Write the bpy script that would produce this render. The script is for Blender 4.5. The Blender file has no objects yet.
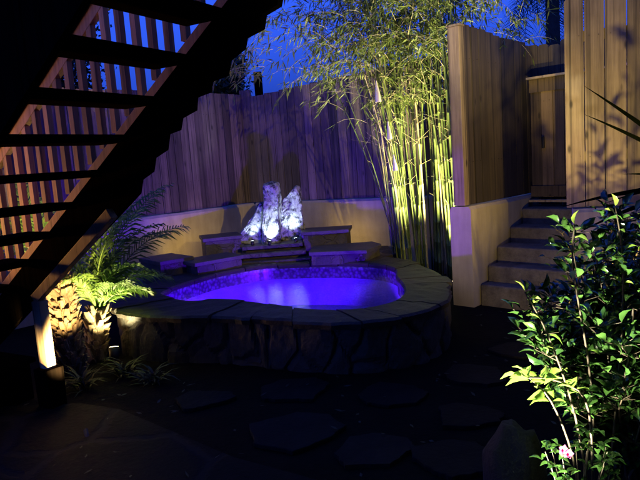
import bpy, math, random
from mathutils import Vector, Matrix, noise as mnoise
rnd = random.Random(7)
S = bpy.context.scene
COL = S.collection

# ---------------------------------------------------------------- camera
F = 600.0; PITCH = math.radians(7.6); ROLL = .07
EYE = Vector((0, 0, 1.6))
fw = Vector((0, math.cos(PITCH), -math.sin(PITCH))); rt0 = Vector((1, 0, 0)); up0 = Vector((0, math.sin(PITCH), math.cos(PITCH)))
RT = rt0*math.cos(ROLL)-up0*math.sin(ROLL); UP = rt0*math.sin(ROLL)+up0*math.cos(ROLL)
cd = bpy.data.cameras.new('camera'); cam = bpy.data.objects.new('camera', cd); COL.objects.link(cam)
cd.sensor_fit = 'HORIZONTAL'; cd.sensor_width = 36; cd.lens = F/640*36; cd.clip_start = .05; cd.clip_end = 800
m = Matrix((RT, UP, -fw)).transposed().to_4x4(); m.translation = EYE; cam.matrix_world = m
S.camera = cam

# ---------------------------------------------------------------- sky, sun, exposure (dusk)
W = bpy.data.worlds.new('World'); S.world = W; W.use_nodes = True
nt = W.node_tree; nt.nodes.clear()
sky = nt.nodes.new('ShaderNodeTexSky'); sky.sky_type = 'NISHITA'; sky.sun_disc = False
sky.sun_elevation = math.radians(-1.5); sky.sun_rotation = math.radians(215); sky.ozone_density = 6; sky.air_density = 1.3; sky.dust_density = .3
bg = nt.nodes.new('ShaderNodeBackground'); bg.inputs['Strength'].default_value = 6.3
bwn = nt.nodes.new('ShaderNodeRGBToBW'); hs = nt.nodes.new('ShaderNodeMix'); hs.data_type = 'RGBA'; hs.blend_type = 'MULTIPLY'; hs.inputs[0].default_value = 1
hs.inputs[7].default_value = (.17, .60, 5.0, 1)
wo = nt.nodes.new('ShaderNodeOutputWorld')
nt.links.new(sky.outputs[0], bwn.inputs[0]); nt.links.new(bwn.outputs[0], hs.inputs[6]); nt.links.new(hs.outputs[2], bg.inputs[0]); nt.links.new(bg.outputs[0], wo.inputs[0])
sd = bpy.data.lights.new('sun', 'SUN'); sd.energy = .004; sd.angle = math.radians(12); sd.color = (.6, .7, 1)
so = bpy.data.objects.new('sun', sd); so.rotation_euler = (math.radians(60), 0, math.radians(-35)); COL.objects.link(so)
S.view_settings.view_transform = 'Standard'; S.view_settings.look = 'None'; S.view_settings.gamma = 1
S.view_settings.exposure = 0; S.view_settings.use_curve_mapping = False
S.render.engine = 'CYCLES'
S.cycles.use_denoising = True
S.cycles.max_bounces = 8; S.cycles.transparent_max_bounces = 16
S.cycles.caustics_reflective = False; S.cycles.caustics_refractive = False
S.cycles.sample_clamp_indirect = 6
try: S.cycles.use_light_tree = True
except Exception: pass

# ---------------------------------------------------------------- helpers
class MB:
    """collects faces; .build links ONE mesh object"""
    def __init__(s): s.v = []; s.f = []; s.t = []; s.sm = []
    def add(s, vs, fs, tint=.5, smooth=False):
        b = len(s.v); s.v += [Vector(p) for p in vs]
        for f in fs: s.f.append([b+i for i in f]); s.t.append(tint); s.sm.append(smooth)
    def box(s, c, sx, sy, sz, ax=None, tint=.5, jit=0):
        ax = ax or (Vector((1, 0, 0)), Vector((0, 1, 0)), Vector((0, 0, 1))); c = Vector(c); vs = []
        for k in (-1, 1):
            for j in (-1, 1):
                for i in (-1, 1):
                    vs.append(c+ax[0]*(i*sx/2)+ax[1]*(j*sy/2)+ax[2]*(k*sz/2)+Vector([rnd.uniform(-jit, jit) for _ in range(3)]) if jit else c+ax[0]*(i*sx/2)+ax[1]*(j*sy/2)+ax[2]*(k*sz/2))
        s.add(vs, [(0, 2, 3, 1), (4, 5, 7, 6), (0, 1, 5, 4), (2, 6, 7, 3), (0, 4, 6, 2), (1, 3, 7, 5)], tint)
    def beam(s, a, b, w, h, up=Vector((0, 0, 1)), tint=.5):
        a = Vector(a); b = Vector(b); d = (b-a); L = d.length; d.normalize()
        sd_ = d.cross(up); sd_ = sd_.normalized() if sd_.length > 1e-4 else Vector((1, 0, 0)); u = sd_.cross(d).normalized()
        s.box((a+b)/2, L, w, h, (d, sd_, u), tint)
    def tube(s, pts, rad, n=8, tint=.5, cap=True, smooth=True):
        pts = [Vector(p) for p in pts]; rad = rad if hasattr(rad, '__len__') else [rad]*len(pts)
        vs = []; ref = None
        for i, p in enumerate(pts):
            d = (pts[min(i+1, len(pts)-1)]-pts[max(i-1, 0)])
            d = d.normalized() if d.length > 1e-9 else Vector((0, 0, 1))
            if ref is None: ref = d.orthogonal().normalized()
            ref = (ref-d*ref.dot(d)).normalized(); o = d.cross(ref)
            for k in range(n):
                a = 2*math.pi*k/n; vs.append(p+(ref*math.cos(a)+o*math.sin(a))*rad[i])
        fs = [(i*n+k, i*n+(k+1) % n, (i+1)*n+(k+1) % n, (i+1)*n+k) for i in range(len(pts)-1) for k in range(n)]
        if cap: fs += [tuple(range(n-1, -1, -1)), tuple((len(pts)-1)*n+k for k in range(n))]
        s.add(vs, fs, tint, smooth)
    def prism(s, poly, z0, z1, tint=.5):
        n = len(poly); vs = [(p[0], p[1], z0) for p in poly]+[(p[0], p[1], z1) for p in poly]
        fs = [tuple(range(n-1, -1, -1)), tuple(range(n, 2*n))]+[(i, (i+1) % n, n+(i+1) % n, n+i) for i in range(n)]
        s.add(vs, fs, tint)
    def build(s, name, mat, parent=None, bevel=0, origin=None):
        me = bpy.data.meshes.new(name)
        if parent is not None: o0 = parent.get('_w'); o0 = Vector(o0) if o0 else parent.location
        elif origin is not None: o0 = Vector(origin)
        else:
            xs = [p.x for p in s.v]; ys = [p.y for p in s.v]; zs = [p.z for p in s.v]
            o0 = Vector(((min(xs)+max(xs))/2, (min(ys)+max(ys))/2, min(zs)))
        me.from_pydata([tuple(p-o0) for p in s.v], [], s.f)
        at_ = me.attributes.new('tint', 'FLOAT', 'FACE'); at_.data.foreach_set('value', s.t)
        me.polygons.foreach_set('use_smooth', s.sm); me.update()
        o = bpy.data.objects.new(name, me); COL.objects.link(o); me.materials.append(mat)
        if parent is None: o.location = o0
        else: o.parent = parent
        o['_w'] = list(o0)
        if bevel:
            b = o.modifiers.new('bevel', 'BEVEL'); b.width = bevel; b.segments = 2; b.limit_method = 'ANGLE'
        return o
def tag(o, label=None, cat=None, group=None, kind=None):
    if label: o['label'] = label
    if cat: o['category'] = cat
    if group: o['group'] = group
    if kind: o['kind'] = kind
    return o
def thing(name, loc, label, cat, group=None):
    o = bpy.data.objects.new(name, None); o.empty_display_size = .1; COL.objects.link(o); o.location = loc; o['_w'] = list(loc)
    return tag(o, label, cat, group)
def lamp(parent, typ, loc, target, energy, color, size=.03, cone=90, blend=.5):
    ld = bpy.data.lights.new('lamp_light', typ); ld.energy = energy; ld.color = color; ld.shadow_soft_size = size
    if typ == 'SPOT': ld.spot_size = math.radians(cone); ld.spot_blend = blend
    o = bpy.data.objects.new('lamp_light', ld); COL.objects.link(o)
    base = Vector(parent['_w']) if parent else Vector((0, 0, 0))
    o.location = Vector(loc)-base
    if parent: o.parent = parent
    o.rotation_euler = (Vector(target)-Vector(loc)).to_track_quat('-Z', 'Y').to_euler()
    return o
def V2(x, y, z=0): return Vector((x, y, z))
def cr(pts, n, closed=True):
    """Catmull-Rom through 2-D/3-D points"""
    P = [Vector(p) for p in pts]; out = []; N = len(P)
    for i in range(N if closed else N-1):
        p0, p1, p2, p3 = (P[(i-1) % N], P[i], P[(i+1) % N], P[(i+2) % N]) if closed else (P[max(i-1, 0)], P[i], P[i+1], P[min(i+2, N-1)])
        for k in range(n):
            t = k/n; out.append(.5*((2*p1)+(p2-p0)*t+(2*p0-5*p1+4*p2-p3)*t*t+(3*p1-p0-3*p2+p3)*t**3))
    if not closed: out.append(P[-1])
    return out

# ---------------------------------------------------------------- materials
def mat(name):
    m_ = bpy.data.materials.new(name); m_.use_nodes = True; n = m_.node_tree; n.nodes.clear()
    out = n.nodes.new('ShaderNodeOutputMaterial'); b = n.nodes.new('ShaderNodeBsdfPrincipled'); n.links.new(b.outputs[0], out.inputs[0])
    return m_, n, b, out
def N(n, t, **kw):
    x = n.nodes.new(t)
    for k, v in kw.items():
        if k in x.inputs.keys() if isinstance(k, str) else False: x.inputs[k].default_value = v
        else: setattr(x, k, v)
    return x
def coords(n, scale=(1, 1, 1)):
    tc = n.nodes.new('ShaderNodeTexCoord'); mp = n.nodes.new('ShaderNodeMapping'); mp.inputs['Scale'].default_value = scale
    n.links.new(tc.outputs['Object'], mp.inputs[0]); return mp.outputs[0]
def noisetex(n, vec, scale, detail=5, rough=.6):
    x = n.nodes.new('ShaderNodeTexNoise'); x.inputs['Scale'].default_value = scale; x.inputs['Detail'].default_value = detail; x.inputs['Roughness'].default_value = rough
    n.links.new(vec, x.inputs['Vector']); return x
def ramp(n, fac, stops):
    r = n.nodes.new('ShaderNodeValToRGB'); e = r.color_ramp.elements
    while len(e) < len(stops): e.new(.5)
    for i, (p, c) in enumerate(stops): e[i].position = p; e[i].color = (*c, 1) if len(c) == 3 else c
    n.links.new(fac, r.inputs[0]); return r.outputs[0]
def mix(n, fac, a, b, mode='MIX'):
    x = n.nodes.new('ShaderNodeMix'); x.data_type = 'RGBA'; x.blend_type = mode
    for s_, v in ((0, fac), (6, a), (7, b)):
        if hasattr(v, 'links'): n.links.new(v, x.inputs[s_])
        else: x.inputs[s_].default_value = v if s_ == 0 else (*v, 1)
    return x.outputs[2]
def tintn(n):
    a = n.nodes.new('ShaderNodeAttribute'); a.attribute_name = 'tint'; return a.outputs['Fac']
def bump(n, b, h, strength=.5, dist=.01):
    x = n.nodes.new('ShaderNodeBump'); x.inputs['Strength'].default_value = strength; x.inputs['Distance'].default_value = dist
    n.links.new(h, x.inputs['Height']); n.links.new(x.outputs[0], b.inputs['Normal'])
def g(v): return (v, v, v)

def wood(name, c1, c2, rough=.8, knots=True, grain=1.0, streak=.6):
    m_, n, b, o = mat(name)
    v = coords(n, (22*grain, 22*grain, .9)); n1 = noisetex(n, v, 1.5, 8, .7)
    col = ramp(n, n1.outputs[0], [(.3, c2), (.68, c1)])
    tt = ramp(n, tintn(n), [(0, g(.42)), (1, g(1.25))]); col = mix(n, 1, col, tt, 'MULTIPLY')
    v2 = coords(n, (30, 30, .35)); n2 = noisetex(n, v2, 1.0, 3, .5)            # rain and nail streaks
    col = mix(n, 1, col, ramp(n, n2.outputs[0], [(.55, g(1)), (.72, g(1-streak))]), 'MULTIPLY')
    if knots:
        vo = n.nodes.new('ShaderNodeTexVoronoi'); vo.inputs['Scale'].default_value = 1; n.links.new(coords(n, (6.5, 6.5, 2.6)), vo.inputs['Vector'])
        col = mix(n, 1, col, ramp(n, vo.outputs['Distance'], [(.05, g(.25)), (.13, g(1))]), 'MULTIPLY')
    v3 = coords(n); n3 = noisetex(n, v3, 1.3, 4, .6)
    col = mix(n, 1, col, ramp(n, n3.outputs[0], [(.3, g(.62)), (.7, g(1.15))]), 'MULTIPLY')
    n.links.new(col, b.inputs['Base Color']); b.inputs['Roughness'].default_value = rough
    bump(n, b, n1.outputs[0], .6, .004); return m_
def rocky(name, c1, c2, scale=3, rough=.75, cells=0, mortar=None, bs=.6, lo=.3, hi=.7):
    m_, n, b, o = mat(name); v = coords(n)
    n1 = noisetex(n, v, scale*2, 8, .65); n2 = noisetex(n, v, scale*14, 5, .6)
    col = ramp(n, n1.outputs[0], [(lo, c2), (hi, c1)])
    tt = ramp(n, tintn(n), [(0, g(.5)), (1, g(1.4))]); col = mix(n, 1, col, tt, 'MULTIPLY')
    col = mix(n, .35, col, ramp(n, n2.outputs[0], [(.3, g(.3)), (.7, g(1))]), 'MULTIPLY')
    h = mix(n, .4, n1.outputs[0], n2.outputs[0])
    if cells:
        vd = mix(n, .12, v, n1.outputs['Color'])
        vo = n.nodes.new('ShaderNodeTexVoronoi'); vo.feature = 'DISTANCE_TO_EDGE'; vo.inputs['Scale'].default_value = cells; n.links.new(vd, vo.inputs['Vector'])
        vc = n.nodes.new('ShaderNodeTexVoronoi'); vc.inputs['Scale'].default_value = cells; n.links.new(vd, vc.inputs['Vector'])
        bw = n.nodes.new('ShaderNodeRGBToBW'); n.links.new(vc.outputs['Color'], bw.inputs[0])
        col = mix(n, 1, col, ramp(n, bw.outputs[0], [(.1, g(.5)), (.9, (1.5, 1.35, 1.2))]), 'MULTIPLY')
        e = ramp(n, vo.outputs[0], [(.02, g(0)), (.055, g(1))])
        col = mix(n, e, mortar or c2, col); h = mix(n, 1, h, e, 'MULTIPLY')
    n.links.new(col, b.inputs['Base Color']); b.inputs['Roughness'].default_value = rough; bump(n, b, h, bs, .02); return m_
def leafmat(name, c1, c2, rough=.45, trans=.25, spec=.4):
    m_, n, b, o = mat(name)
    col = ramp(n, tintn(n), [(0, c2), (1, c1)])
    nn = noisetex(n, coords(n), 18, 3); col = mix(n, 1, col, ramp(n, nn.outputs[0], [(.3, g(.75)), (.7, g(1.1))]), 'MULTIPLY')
    n.links.new(col, b.inputs['Base Color']); b.inputs['Roughness'].default_value = rough; b.inputs['Specular IOR Level'].default_value = spec
    t = n.nodes.new('ShaderNodeBsdfTranslucent'); n.links.new(col, t.inputs[0]); mx = n.nodes.new('ShaderNodeMixShader'); mx.inputs[0].default_value = trans
    n.links.new(b.outputs[0], mx.inputs[1]); n.links.new(t.outputs[0], mx.inputs[2]); n.links.new(mx.outputs[0], o.inputs[0]); return m_
def plain(name, c, rough=.5, metal=0, em=None, es=0):
    m_, n, b, o = mat(name)
    nn = noisetex(n, coords(n), 12, 4); col = mix(n, 1, c, ramp(n, nn.outputs[0], [(.3, g(.8)), (.7, g(1.1))]), 'MULTIPLY')
    n.links.new(col, b.inputs['Base Color']); b.inputs['Roughness'].default_value = rough; b.inputs['Metallic'].default_value = metal
    if em: b.inputs['Emission Color'].default_value = (*em, 1); b.inputs['Emission Strength'].default_value = es
    return m_
def stucco(name, c1, c2):
    m_, n, b, o = mat(name); v = coords(n)
    n1 = noisetex(n, v, 2.2, 6, .6); n2 = noisetex(n, v, 70, 4, .7)
    col = ramp(n, n1.outputs[0], [(.3, c2), (.7, c1)])
    n3 = noisetex(n, coords(n, (6, 6, .8)), 1.4, 4, .6); col = mix(n, .5, col, ramp(n, n3.outputs[0], [(.35, g(.6)), (.65, g(1.05))]), 'MULTIPLY')
    n.links.new(col, b.inputs['Base Color']); b.inputs['Roughness'].default_value = .92
    bump(n, b, mix(n, .5, n1.outputs[0], n2.outputs[0]), .55, .012); return m_

M_FENCE = wood('weathered_fence_wood', (.20, .152, .118), (.055, .041, .032), streak=.88)
M_FENCE2 = wood('tan_fence_wood', (.32, .25, .15), (.14, .10, .06), streak=.8)
M_FENCE3 = wood('dark_fence_wood', (.10, .075, .05), (.035, .025, .017), streak=.8)
M_GATE = wood('gate_wood', (.26, .18, .10), (.12, .08, .045), streak=.7)
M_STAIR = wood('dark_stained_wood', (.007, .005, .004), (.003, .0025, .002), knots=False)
M_RAIL = wood('brown_rail_wood', (.46, .25, .13), (.27, .14, .07), knots=False)
M_TRIM = wood('pale_trim_wood', (.42, .33, .21), (.26, .19, .11), knots=False, grain=.7)
M_STUC = stucco('cream_stucco', (.46, .40, .31), (.33, .28, .21))
M_STEP = rocky('step_concrete', (.26, .22, .16), (.09, .075, .055), 4, bs=.9)
M_WALLST = rocky('flagstone_facing', (.06, .05, .042), (.028, .024, .022), 3, .7, 3.4, (.10, .085, .065), .9)
M_FACE = rocky('stone_facing', (.042, .035, .028), (.016, .014, .012), 4, .7, bs=.8)
M_COPE = rocky('coping_stone', (.040, .030, .022), (.010, .008, .007), 5, .6, bs=.9)
M_SLATE = rocky('ledge_slate', (.075, .07, .068), (.03, .028, .028), 4, .6, 5, (.05, .045, .04), .8)
M_TOPST = rocky('ledge_top_stone', (.07, .064, .06), (.03, .027, .025), 4, .55)
M_ROCK = rocky('standing_stone_rock', (.36, .37, .37), (.02, .02, .024), 7, .6, bs=1, lo=.41, hi=.53)
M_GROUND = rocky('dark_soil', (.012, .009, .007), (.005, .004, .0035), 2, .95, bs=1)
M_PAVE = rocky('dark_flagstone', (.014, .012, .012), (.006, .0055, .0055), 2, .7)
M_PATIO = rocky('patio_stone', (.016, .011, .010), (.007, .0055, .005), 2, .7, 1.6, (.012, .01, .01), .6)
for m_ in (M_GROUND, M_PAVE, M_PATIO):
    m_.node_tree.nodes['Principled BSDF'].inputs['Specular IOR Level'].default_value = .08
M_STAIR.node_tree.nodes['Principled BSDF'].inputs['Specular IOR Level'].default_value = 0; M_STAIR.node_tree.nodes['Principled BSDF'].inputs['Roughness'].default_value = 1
M_METAL = plain('black_metal', (.008, .008, .008), .6, 0)
M_LENSW = plain('warm_lamp_lens', (.8, .7, .5), .2, 0, (1, .75, .4), 6)
M_LENSC = plain('cool_lamp_lens', (.8, .85, .9), .2, 0, (.8, .95, 1), 12)
M_BAMBOO = leafmat('bamboo_culm', (.17, .21, .06), (.05, .09, .02), .35, 0)
M_BLEAF = leafmat('bamboo_leaf', (.19, .24, .055), (.06, .10, .02), .5, .35)
M_BTWIG = leafmat('bamboo_twig', (.42, .36, .20), (.22, .2, .09), .6, 0)
M_CAM = leafmat('glossy_shrub_leaf', (.045, .11, .022), (.010, .030, .008), .18, .15, .8)
M_CAMY = leafmat('young_shrub_leaf', (.20, .30, .05), (.10, .2, .03), .3, .35, .5)
M_STEM = leafmat('brown_stem', (.06, .045, .025), (.03, .022, .014), .7, 0)
M_PALM = leafmat('palm_leaflet', (.15, .26, .05), (.06, .13, .025), .45, .35)
M_BOOT = rocky('palm_trunk_bark', (.40, .29, .17), (.14, .09, .05), 8, .9, bs=1)
M_DARKLEAF = leafmat('dark_tree_leaf', (.035, .05, .02), (.015, .022, .01), .6, .1)
M_BARK = rocky('tree_bark', (.07, .05, .035), (.03, .022, .016), 5, .9, bs=1)
M_PINK = leafmat('pink_petal', (.75, .10, .30), (.5, .05, .2), .5, .4)
M_BELL = plain('white_ceramic', (.8, .76, .66), .5)
M_CORD = plain('thin_cord', (.2, .17, .12), .8)

# ================================================================ SETTING
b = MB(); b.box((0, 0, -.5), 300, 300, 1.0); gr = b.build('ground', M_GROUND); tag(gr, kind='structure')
# patio paving lower left of the picture, one step proud of the soil
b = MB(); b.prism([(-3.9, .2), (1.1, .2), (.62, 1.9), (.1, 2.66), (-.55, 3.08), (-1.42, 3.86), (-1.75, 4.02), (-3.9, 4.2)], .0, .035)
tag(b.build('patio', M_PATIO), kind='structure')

# stucco retaining walls ---------------------------------------------
def wall(p, q, th, z0, z1, name, label, cat='wall', nrm=1):
    p = Vector((*p, 0)); q = Vector((*q, 0)); d = (q-p).normalized(); nn = Vector((-d.y, d.x, 0))*nrm
    b = MB(); L = (q-p).length; ns = max(2, int(L/.25))
    rows = [z0, (z0+z1)/2, z1-.03, z1]
    vs = []; 
    for i in range(ns+1):
        c = p+d*(L*i/ns); w = .006*math.sin(i*1.7)
        for (off, z) in [(0, z0), (0+w, (z0+z1)/2), (0+w, z1-.03), (.025, z1+.004*math.sin(i*2.3)), (th-.025, z1+.004*math.sin(i*2.3)), (th, z1-.03), (th, z0)]:
            vs.append(c+nn*off+Vector((0, 0, z)))
    k = 7; fs = [(i*k+j, (i+1)*k+j, (i+1)*k+(j+1) % k, i*k+(j+1) % k) for i in range(ns) for j in range(k)]
    fs += [tuple(range(k-1, -1, -1)), tuple(ns*k+j for j in range(k))]
    if nrm > 0: fs = [tuple(reversed(f)) for f in fs]
    b.add(vs, fs); o = b.build(name, M_STUC); tag(o, label, cat); return o
C = Vector((-.93, 8.94, 0)); Ld = (Vector((-2.25, 7.57, 0))-C).normalized(); Rd = (Vector((.91, 8.07, 0))-C).normalized()
WT = 1.03
Lend = C+Ld*6.2; Rend = C+Rd*3.3
wall((C.x, C.y), (Lend.x, Lend.y), .2, -.1, WT, 'stucco_wall', 'low cream stucco wall running left behind the stairs, washed violet by the pool', nrm=-1)
wall((C.x+.003, C.y+.003), (Rend.x, Rend.y), .2, -.1, WT, 'stucco_wall', 'low cream stucco wall behind the standing stones and bamboo', nrm=1)
# stair passage: side wall, steps, gate
O = Vector((1.52, 5.96, 0)); sd_ = Vector((.703, .711, 0)).normalized(); wd = Vector((sd_.y, -sd_.x, 0))
q = O+sd_*1.9
wall((O.x, O.y), (q.x, q.y), .24, -.1, WT, 'stucco_wall', 'stucco wall beside the steps with its violet lit end facing the pool', nrm=1)
BW0 = Vector((2.33, 5.46, 0)); BWd = Vector((.935, -.355, 0)).normalized(); BWe = BW0+BWd*2.6
wall((BW0.x, BW0.y), (BWe.x, BWe.y), .25, -.1, .99, 'stucco_wall', 'short stucco wall under the tall tan fence, right of the steps', nrm=1)

st = thing('garden_steps', O+wd*.45, 'worn concrete steps climbing between stucco walls to the wooden gate', 'steps')
for i in range(5):
    z = .22+.17*i; s0 = (.12, .28, .48, .78, 1.08)[i]; b = MB()
    L = 2.05-s0-i*.002
    c = O+sd_*(s0+L/2)+wd*(.475)
    b.box((c.x, c.y, z-.13), L, .93-.002*i, .26, (sd_, -wd, Vector((0, 0, 1))), .5+.1*rnd.random()); 
    b.build('step', M_STEP, st, bevel=.018)

# fences -------------------------------------------------------------
def boards(b, p, d, L, z0, z1, w, th, nrm, gap=.008, jit=.02, dog=.0, step=None, z1b=None):
    x = 0; Z = Vector((0, 0, 1)); nn = nrm
    while x < L-.02:
        ww = min(w*rnd.uniform(.92, 1.06), L-x); ww2 = ww-gap
        top = (z1 if z1b is None else z1+(z1b-z1)*(x/L))+rnd.uniform(-jit, jit); t = rnd.random(); off = rnd.uniform(-.004, .004); tw = rnd.uniform(-.006, .006)
        a = p+d*x; dg = min(dog, ww2*.3) if dog else .004
        prof = [(0, z0), (ww2, z0), (ww2, top-dg), (ww2-dg, top), (dg, top), (0, top-dg)]
        vs = [a+d*u+Z*z+nn*(off+tw*(u/w)) for u, z in prof]+[a+d*u+Z*z+nn*(off+th+tw*(u/w)) for u, z in prof]
        fs = [(0, 1, 2, 3, 4, 5), (11, 10, 9, 8, 7, 6)]+[((i+1) % 6, i, 6+i, 6+(i+1) % 6) for i in range(6)]
        b.add(vs, fs, t)
        for hz in (.25, .82):
            for fx in (.25, .75):
                nc = a+d*(ww2*fx+rnd.uniform(-.004, .004))+Z*(z0+(z1-z0)*hz+rnd.uniform(-.008, .008))+nn*(off-.0012); b.box(nc, .007, .004, .007, (d, nn, Z), .0)
        x += ww
def fence(p, d, L, z0, z1, back, label, mat_, w=.14, posts=(), z1b=None, dog=.02, jit=.015):
    """back = unit vector away from the viewer's side"""
    r = thing('board_fence', (p+d*L/2)+Vector((0, 0, z0)), label, 'fence')
    b = MB(); boards(b, p+back*.06, d, L, z0, z1, w, .02, back, z1b=z1b, dog=dog, jit=jit); b.build('board_panel', mat_, r)
    for h in (.25, .82):
        zz = z0+(z1-z0)*h; b = MB(); b.beam(p+back*.105+Vector((0, 0, zz)), p+back*.105+d*L+Vector((0, 0, zz)), .04, .09, tint=.3); b.build('rail', mat_, r)
    for u in posts:
        b = MB(); c = p+d*u+back*.175; b.box((c.x, c.y, (z0+z1+.1)/2), .09, .09, z1-z0+.1, (d, back, Vector((0, 0, 1))), .3); b.build('post', mat_, r)
    return r
nL = Vector((-Ld.y, Ld.x, 0)); nL = nL if nL.y > 0 else -nL
nR = Vector((-Rd.y, Rd.x, 0)); nR = nR if nR.y > 0 else -nR
fence(C+Ld*.04, Ld, 6.1, WT+.012, 2.62, nL, 'weathered board fence on the left wall, dipping out of sight behind the stairs', M_FENCE, .125, (1.2, 3.4, 5.6), jit=.008, dog=.004)
fence(C+Vector((0, 0, 0))+Rd*.02, Rd, 3.25, WT+.012, 2.58, nR, 'weathered board fence behind the standing stones and bamboo', M_FENCE, .125, (1.0, 3.0), z1b=2.85, jit=.006, dog=.004)
b = MB(); cc_ = C+(nL+nR).normalized()*.10; b.box((cc_.x, cc_.y, 1.86), .16, .12, 1.64, None, .2); tag(b.build('corner_post', M_FENCE, None), 'dark post closing the corner where the two violet lit fences meet', 'post')
# fence over the side wall, its end post lit yellow
ns = -wd
fence(O+sd_*.09+ns*.0, sd_, 1.75, WT+.012, 2.80, ns, 'dark board fence above the wall left of the steps, seen nearly edge on', M_FENCE3, .15, (), z1b=2.72, dog=.012)
r = thing('fence_post', O+sd_*.045+ns*.11+Vector((0, 0, WT+.01)), 'thick square timber post at the open end of the fence beside the bamboo', 'post')
b = MB(); c = O+sd_*.035+ns*.12; b.box((c.x, c.y, (WT+.012+2.79)/2), .085, .13, 2.79-WT-.012, (sd_, ns, Vector((0, 0, 1))), .9); b.build('post_timber', M_FENCE2, r, bevel=.006)
b = MB(); b.box((c.x, c.y, 2.80), .1, .145, .018, (sd_, ns, Vector((0, 0, 1))), .7); b.build('post_cap', M_FENCE2, r)
# big tan fence at the right
fb = -Vector((BWd.y, -BWd.x, 0)); fb = fb if fb.y > 0 else -fb
fence(BW0-BWd*.05, BWd, 2.6, 1.0, 2.86, fb, 'tall tan board fence at the right edge, dappled with leaf shadows', M_FENCE2, .172, (.4,), dog=.035, jit=.01)
# gate across the passage at s = 1.42
gs = O+sd_*1.38
gt = thing('garden_gate', gs+wd*.5+Vector((0, 0, .95)), 'closed plank gate with a pale top ledge at the head of the steps', 'gate')
b = MB(); boards(b, gs+wd*.005, wd, 1.05, 1.0, 2.32, .135, .022, sd_, jit=.0); b.build('plank_panel', M_GATE, gt)
b = MB(); b.beam(gs+wd*.0-sd_*.035+Vector((0, 0, 2.335)), gs+wd*1.06-sd_*.035+Vector((0, 0, 2.335)), .12, .022, tint=1); b.build('top_ledge', M_TRIM, gt)
b = MB(); b.beam(gs+wd*.0-sd_*.012+Vector((0, 0, 2.25)), gs+wd*1.06-sd_*.012+Vector((0, 0, 2.25)), .022, .14, tint=.3); b.build('top_rail', M_GATE, gt)
b = MB(); b.beam(gs+wd*.0-sd_*.012+Vector((0, 0, 1.07)), gs+wd*1.06-sd_*.012+Vector((0, 0, 1.07)), .022, .12, tint=.2); b.build('bottom_rail', M_GATE, gt)
b = MB(); b.beam(gs+wd*.0-sd_*.05+Vector((0, 0, .965)), gs+wd*1.06-sd_*.05+Vector((0, 0, .965)), .09, .025, tint=1); b.build('threshold', M_TRIM, gt)
b = MB(); hc = gs+wd*.16-sd_*.04; b.box((hc.x, hc.y, 1.62), .03, .03, .13, (wd, sd_, Vector((0, 0, 1)))); b.build('handle', M_METAL, gt, bevel=.006)
fence(gs+sd_*.12-wd*.1, wd, 2.0, .9, 2.72, sd_, 'uneven dark board fence standing just behind the gate', M_FENCE3, .13, (), jit=.03)

# ================================================================ POOL
k1 = 1.18/1.23
W3 = [(-1.60*.985, 5.70), (-1.32*k1, 5.59*k1), (-1.03*k1, 5.54*k1), (-.68*k1, 5.36*k1), (-.34*k1, 5.07*k1), (-.04, 4.88*k1), (.29*k1, 4.79*k1), (.57, 4.76), (.71, 5.06),
      (.745, 5.45), (.73, 5.77), (.77, 6.15), (.62, 6.5), (.3, 6.74), (-.02, 6.86), (-.4, 6.95), (-.73, 6.94), (-1.15, 6.67), (-1.41, 6.28), (-1.56, 5.95)]
OUT = [(-1.98, 5.55), (-1.80, 5.12), (-1.35, 4.84), (-.9, 4.72), (-.45, 4.50), (-.02, 4.31), (.35, 4.27), (.72, 4.38), (1.0, 4.68), (1.12, 5.1), (1.18, 5.6), (1.12, 6.1), (1.0, 6.6),
       (.72, 7.0), (.3, 7.2), (-.3, 7.3), (-.9, 7.3), (-1.4, 7.05), (-1.74, 6.6), (-1.94, 6.05)]
inn = cr([(*p, 0) for p in W3], 6); out = cr([(*p, 0) for p in OUT], 6)
cen = Vector((-.3, 5.8, 0))
def resample(poly, n):
    """resample a closed curve by arc length, started at the leftmost point"""
    L = [0]
    for i in range(len(poly)): L.append(L[-1]+(poly[(i+1) % len(poly)]-poly[i]).length)
    res = []
    for k in range(n):
        t = L[-1]*k/n; i = 0
        while L[i+1] < t: i += 1
        u = (t-L[i])/max(1e-9, L[i+1]-L[i]); res.append(poly[i].lerp(poly[(i+1) % len(poly)], u))
    return res
NR = 132
inn = resample(inn, NR); out = resample(out, NR)
pool = thing('garden_spa_pool', (cen.x, cen.y, 0), 'raised kidney shaped spa pool faced in dark flagstone, glowing violet blue', 'pool')
ZC = .42; ZW = .358
def ring(b, A, za, B, zb, tint=.5, flip=False, smooth=False):
    n = len(A)
    for i in range(n):
        j = (i+1) % n; f = [A[i]+V2(0, 0, za), A[j]+V2(0, 0, za), B[j]+V2(0, 0, zb), B[i]+V2(0, 0, zb)]
        b.add(f, [(3, 2, 1, 0) if flip else (0, 1, 2, 3)], tint, smooth)
# outer facing wall with real relief
b = MB(); face = [out[i]+(cen-out[i]).normalized()*.07 for i in range(NR)]
rowsz = [-.05+.0211*i_ for i_ in range(21)]
fine = resample(face, 560); vs = []
for z in rowsz:
    for p in fine:
        d = (p-cen).normalized(); q = Vector((p.x*4.2, p.y*4.2, z*2.4)); c_ = mnoise.voronoi(q+Vector((.3*mnoise.noise(q), .3*mnoise.noise(q+Vector((9, 0, 0))), 0)))[0]; e = min(.16, (c_[1]-c_[0]))/.16
        vs.append(p+d*(.035*e+.02*mnoise.noise(q*1.3)+.006*mnoise.noise(q*7))+V2(0, 0, z))
n4 = len(fine); fs = [(r_*n4+i, r_*n4+(i+1) % n4, (r_+1)*n4+(i+1) % n4, (r_+1)*n4+i) for r_ in range(len(rowsz)-1) for i in range(n4)]
b.add(vs, fs, .5, False); b.build('facing_wall', M_FACE, pool)
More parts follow.
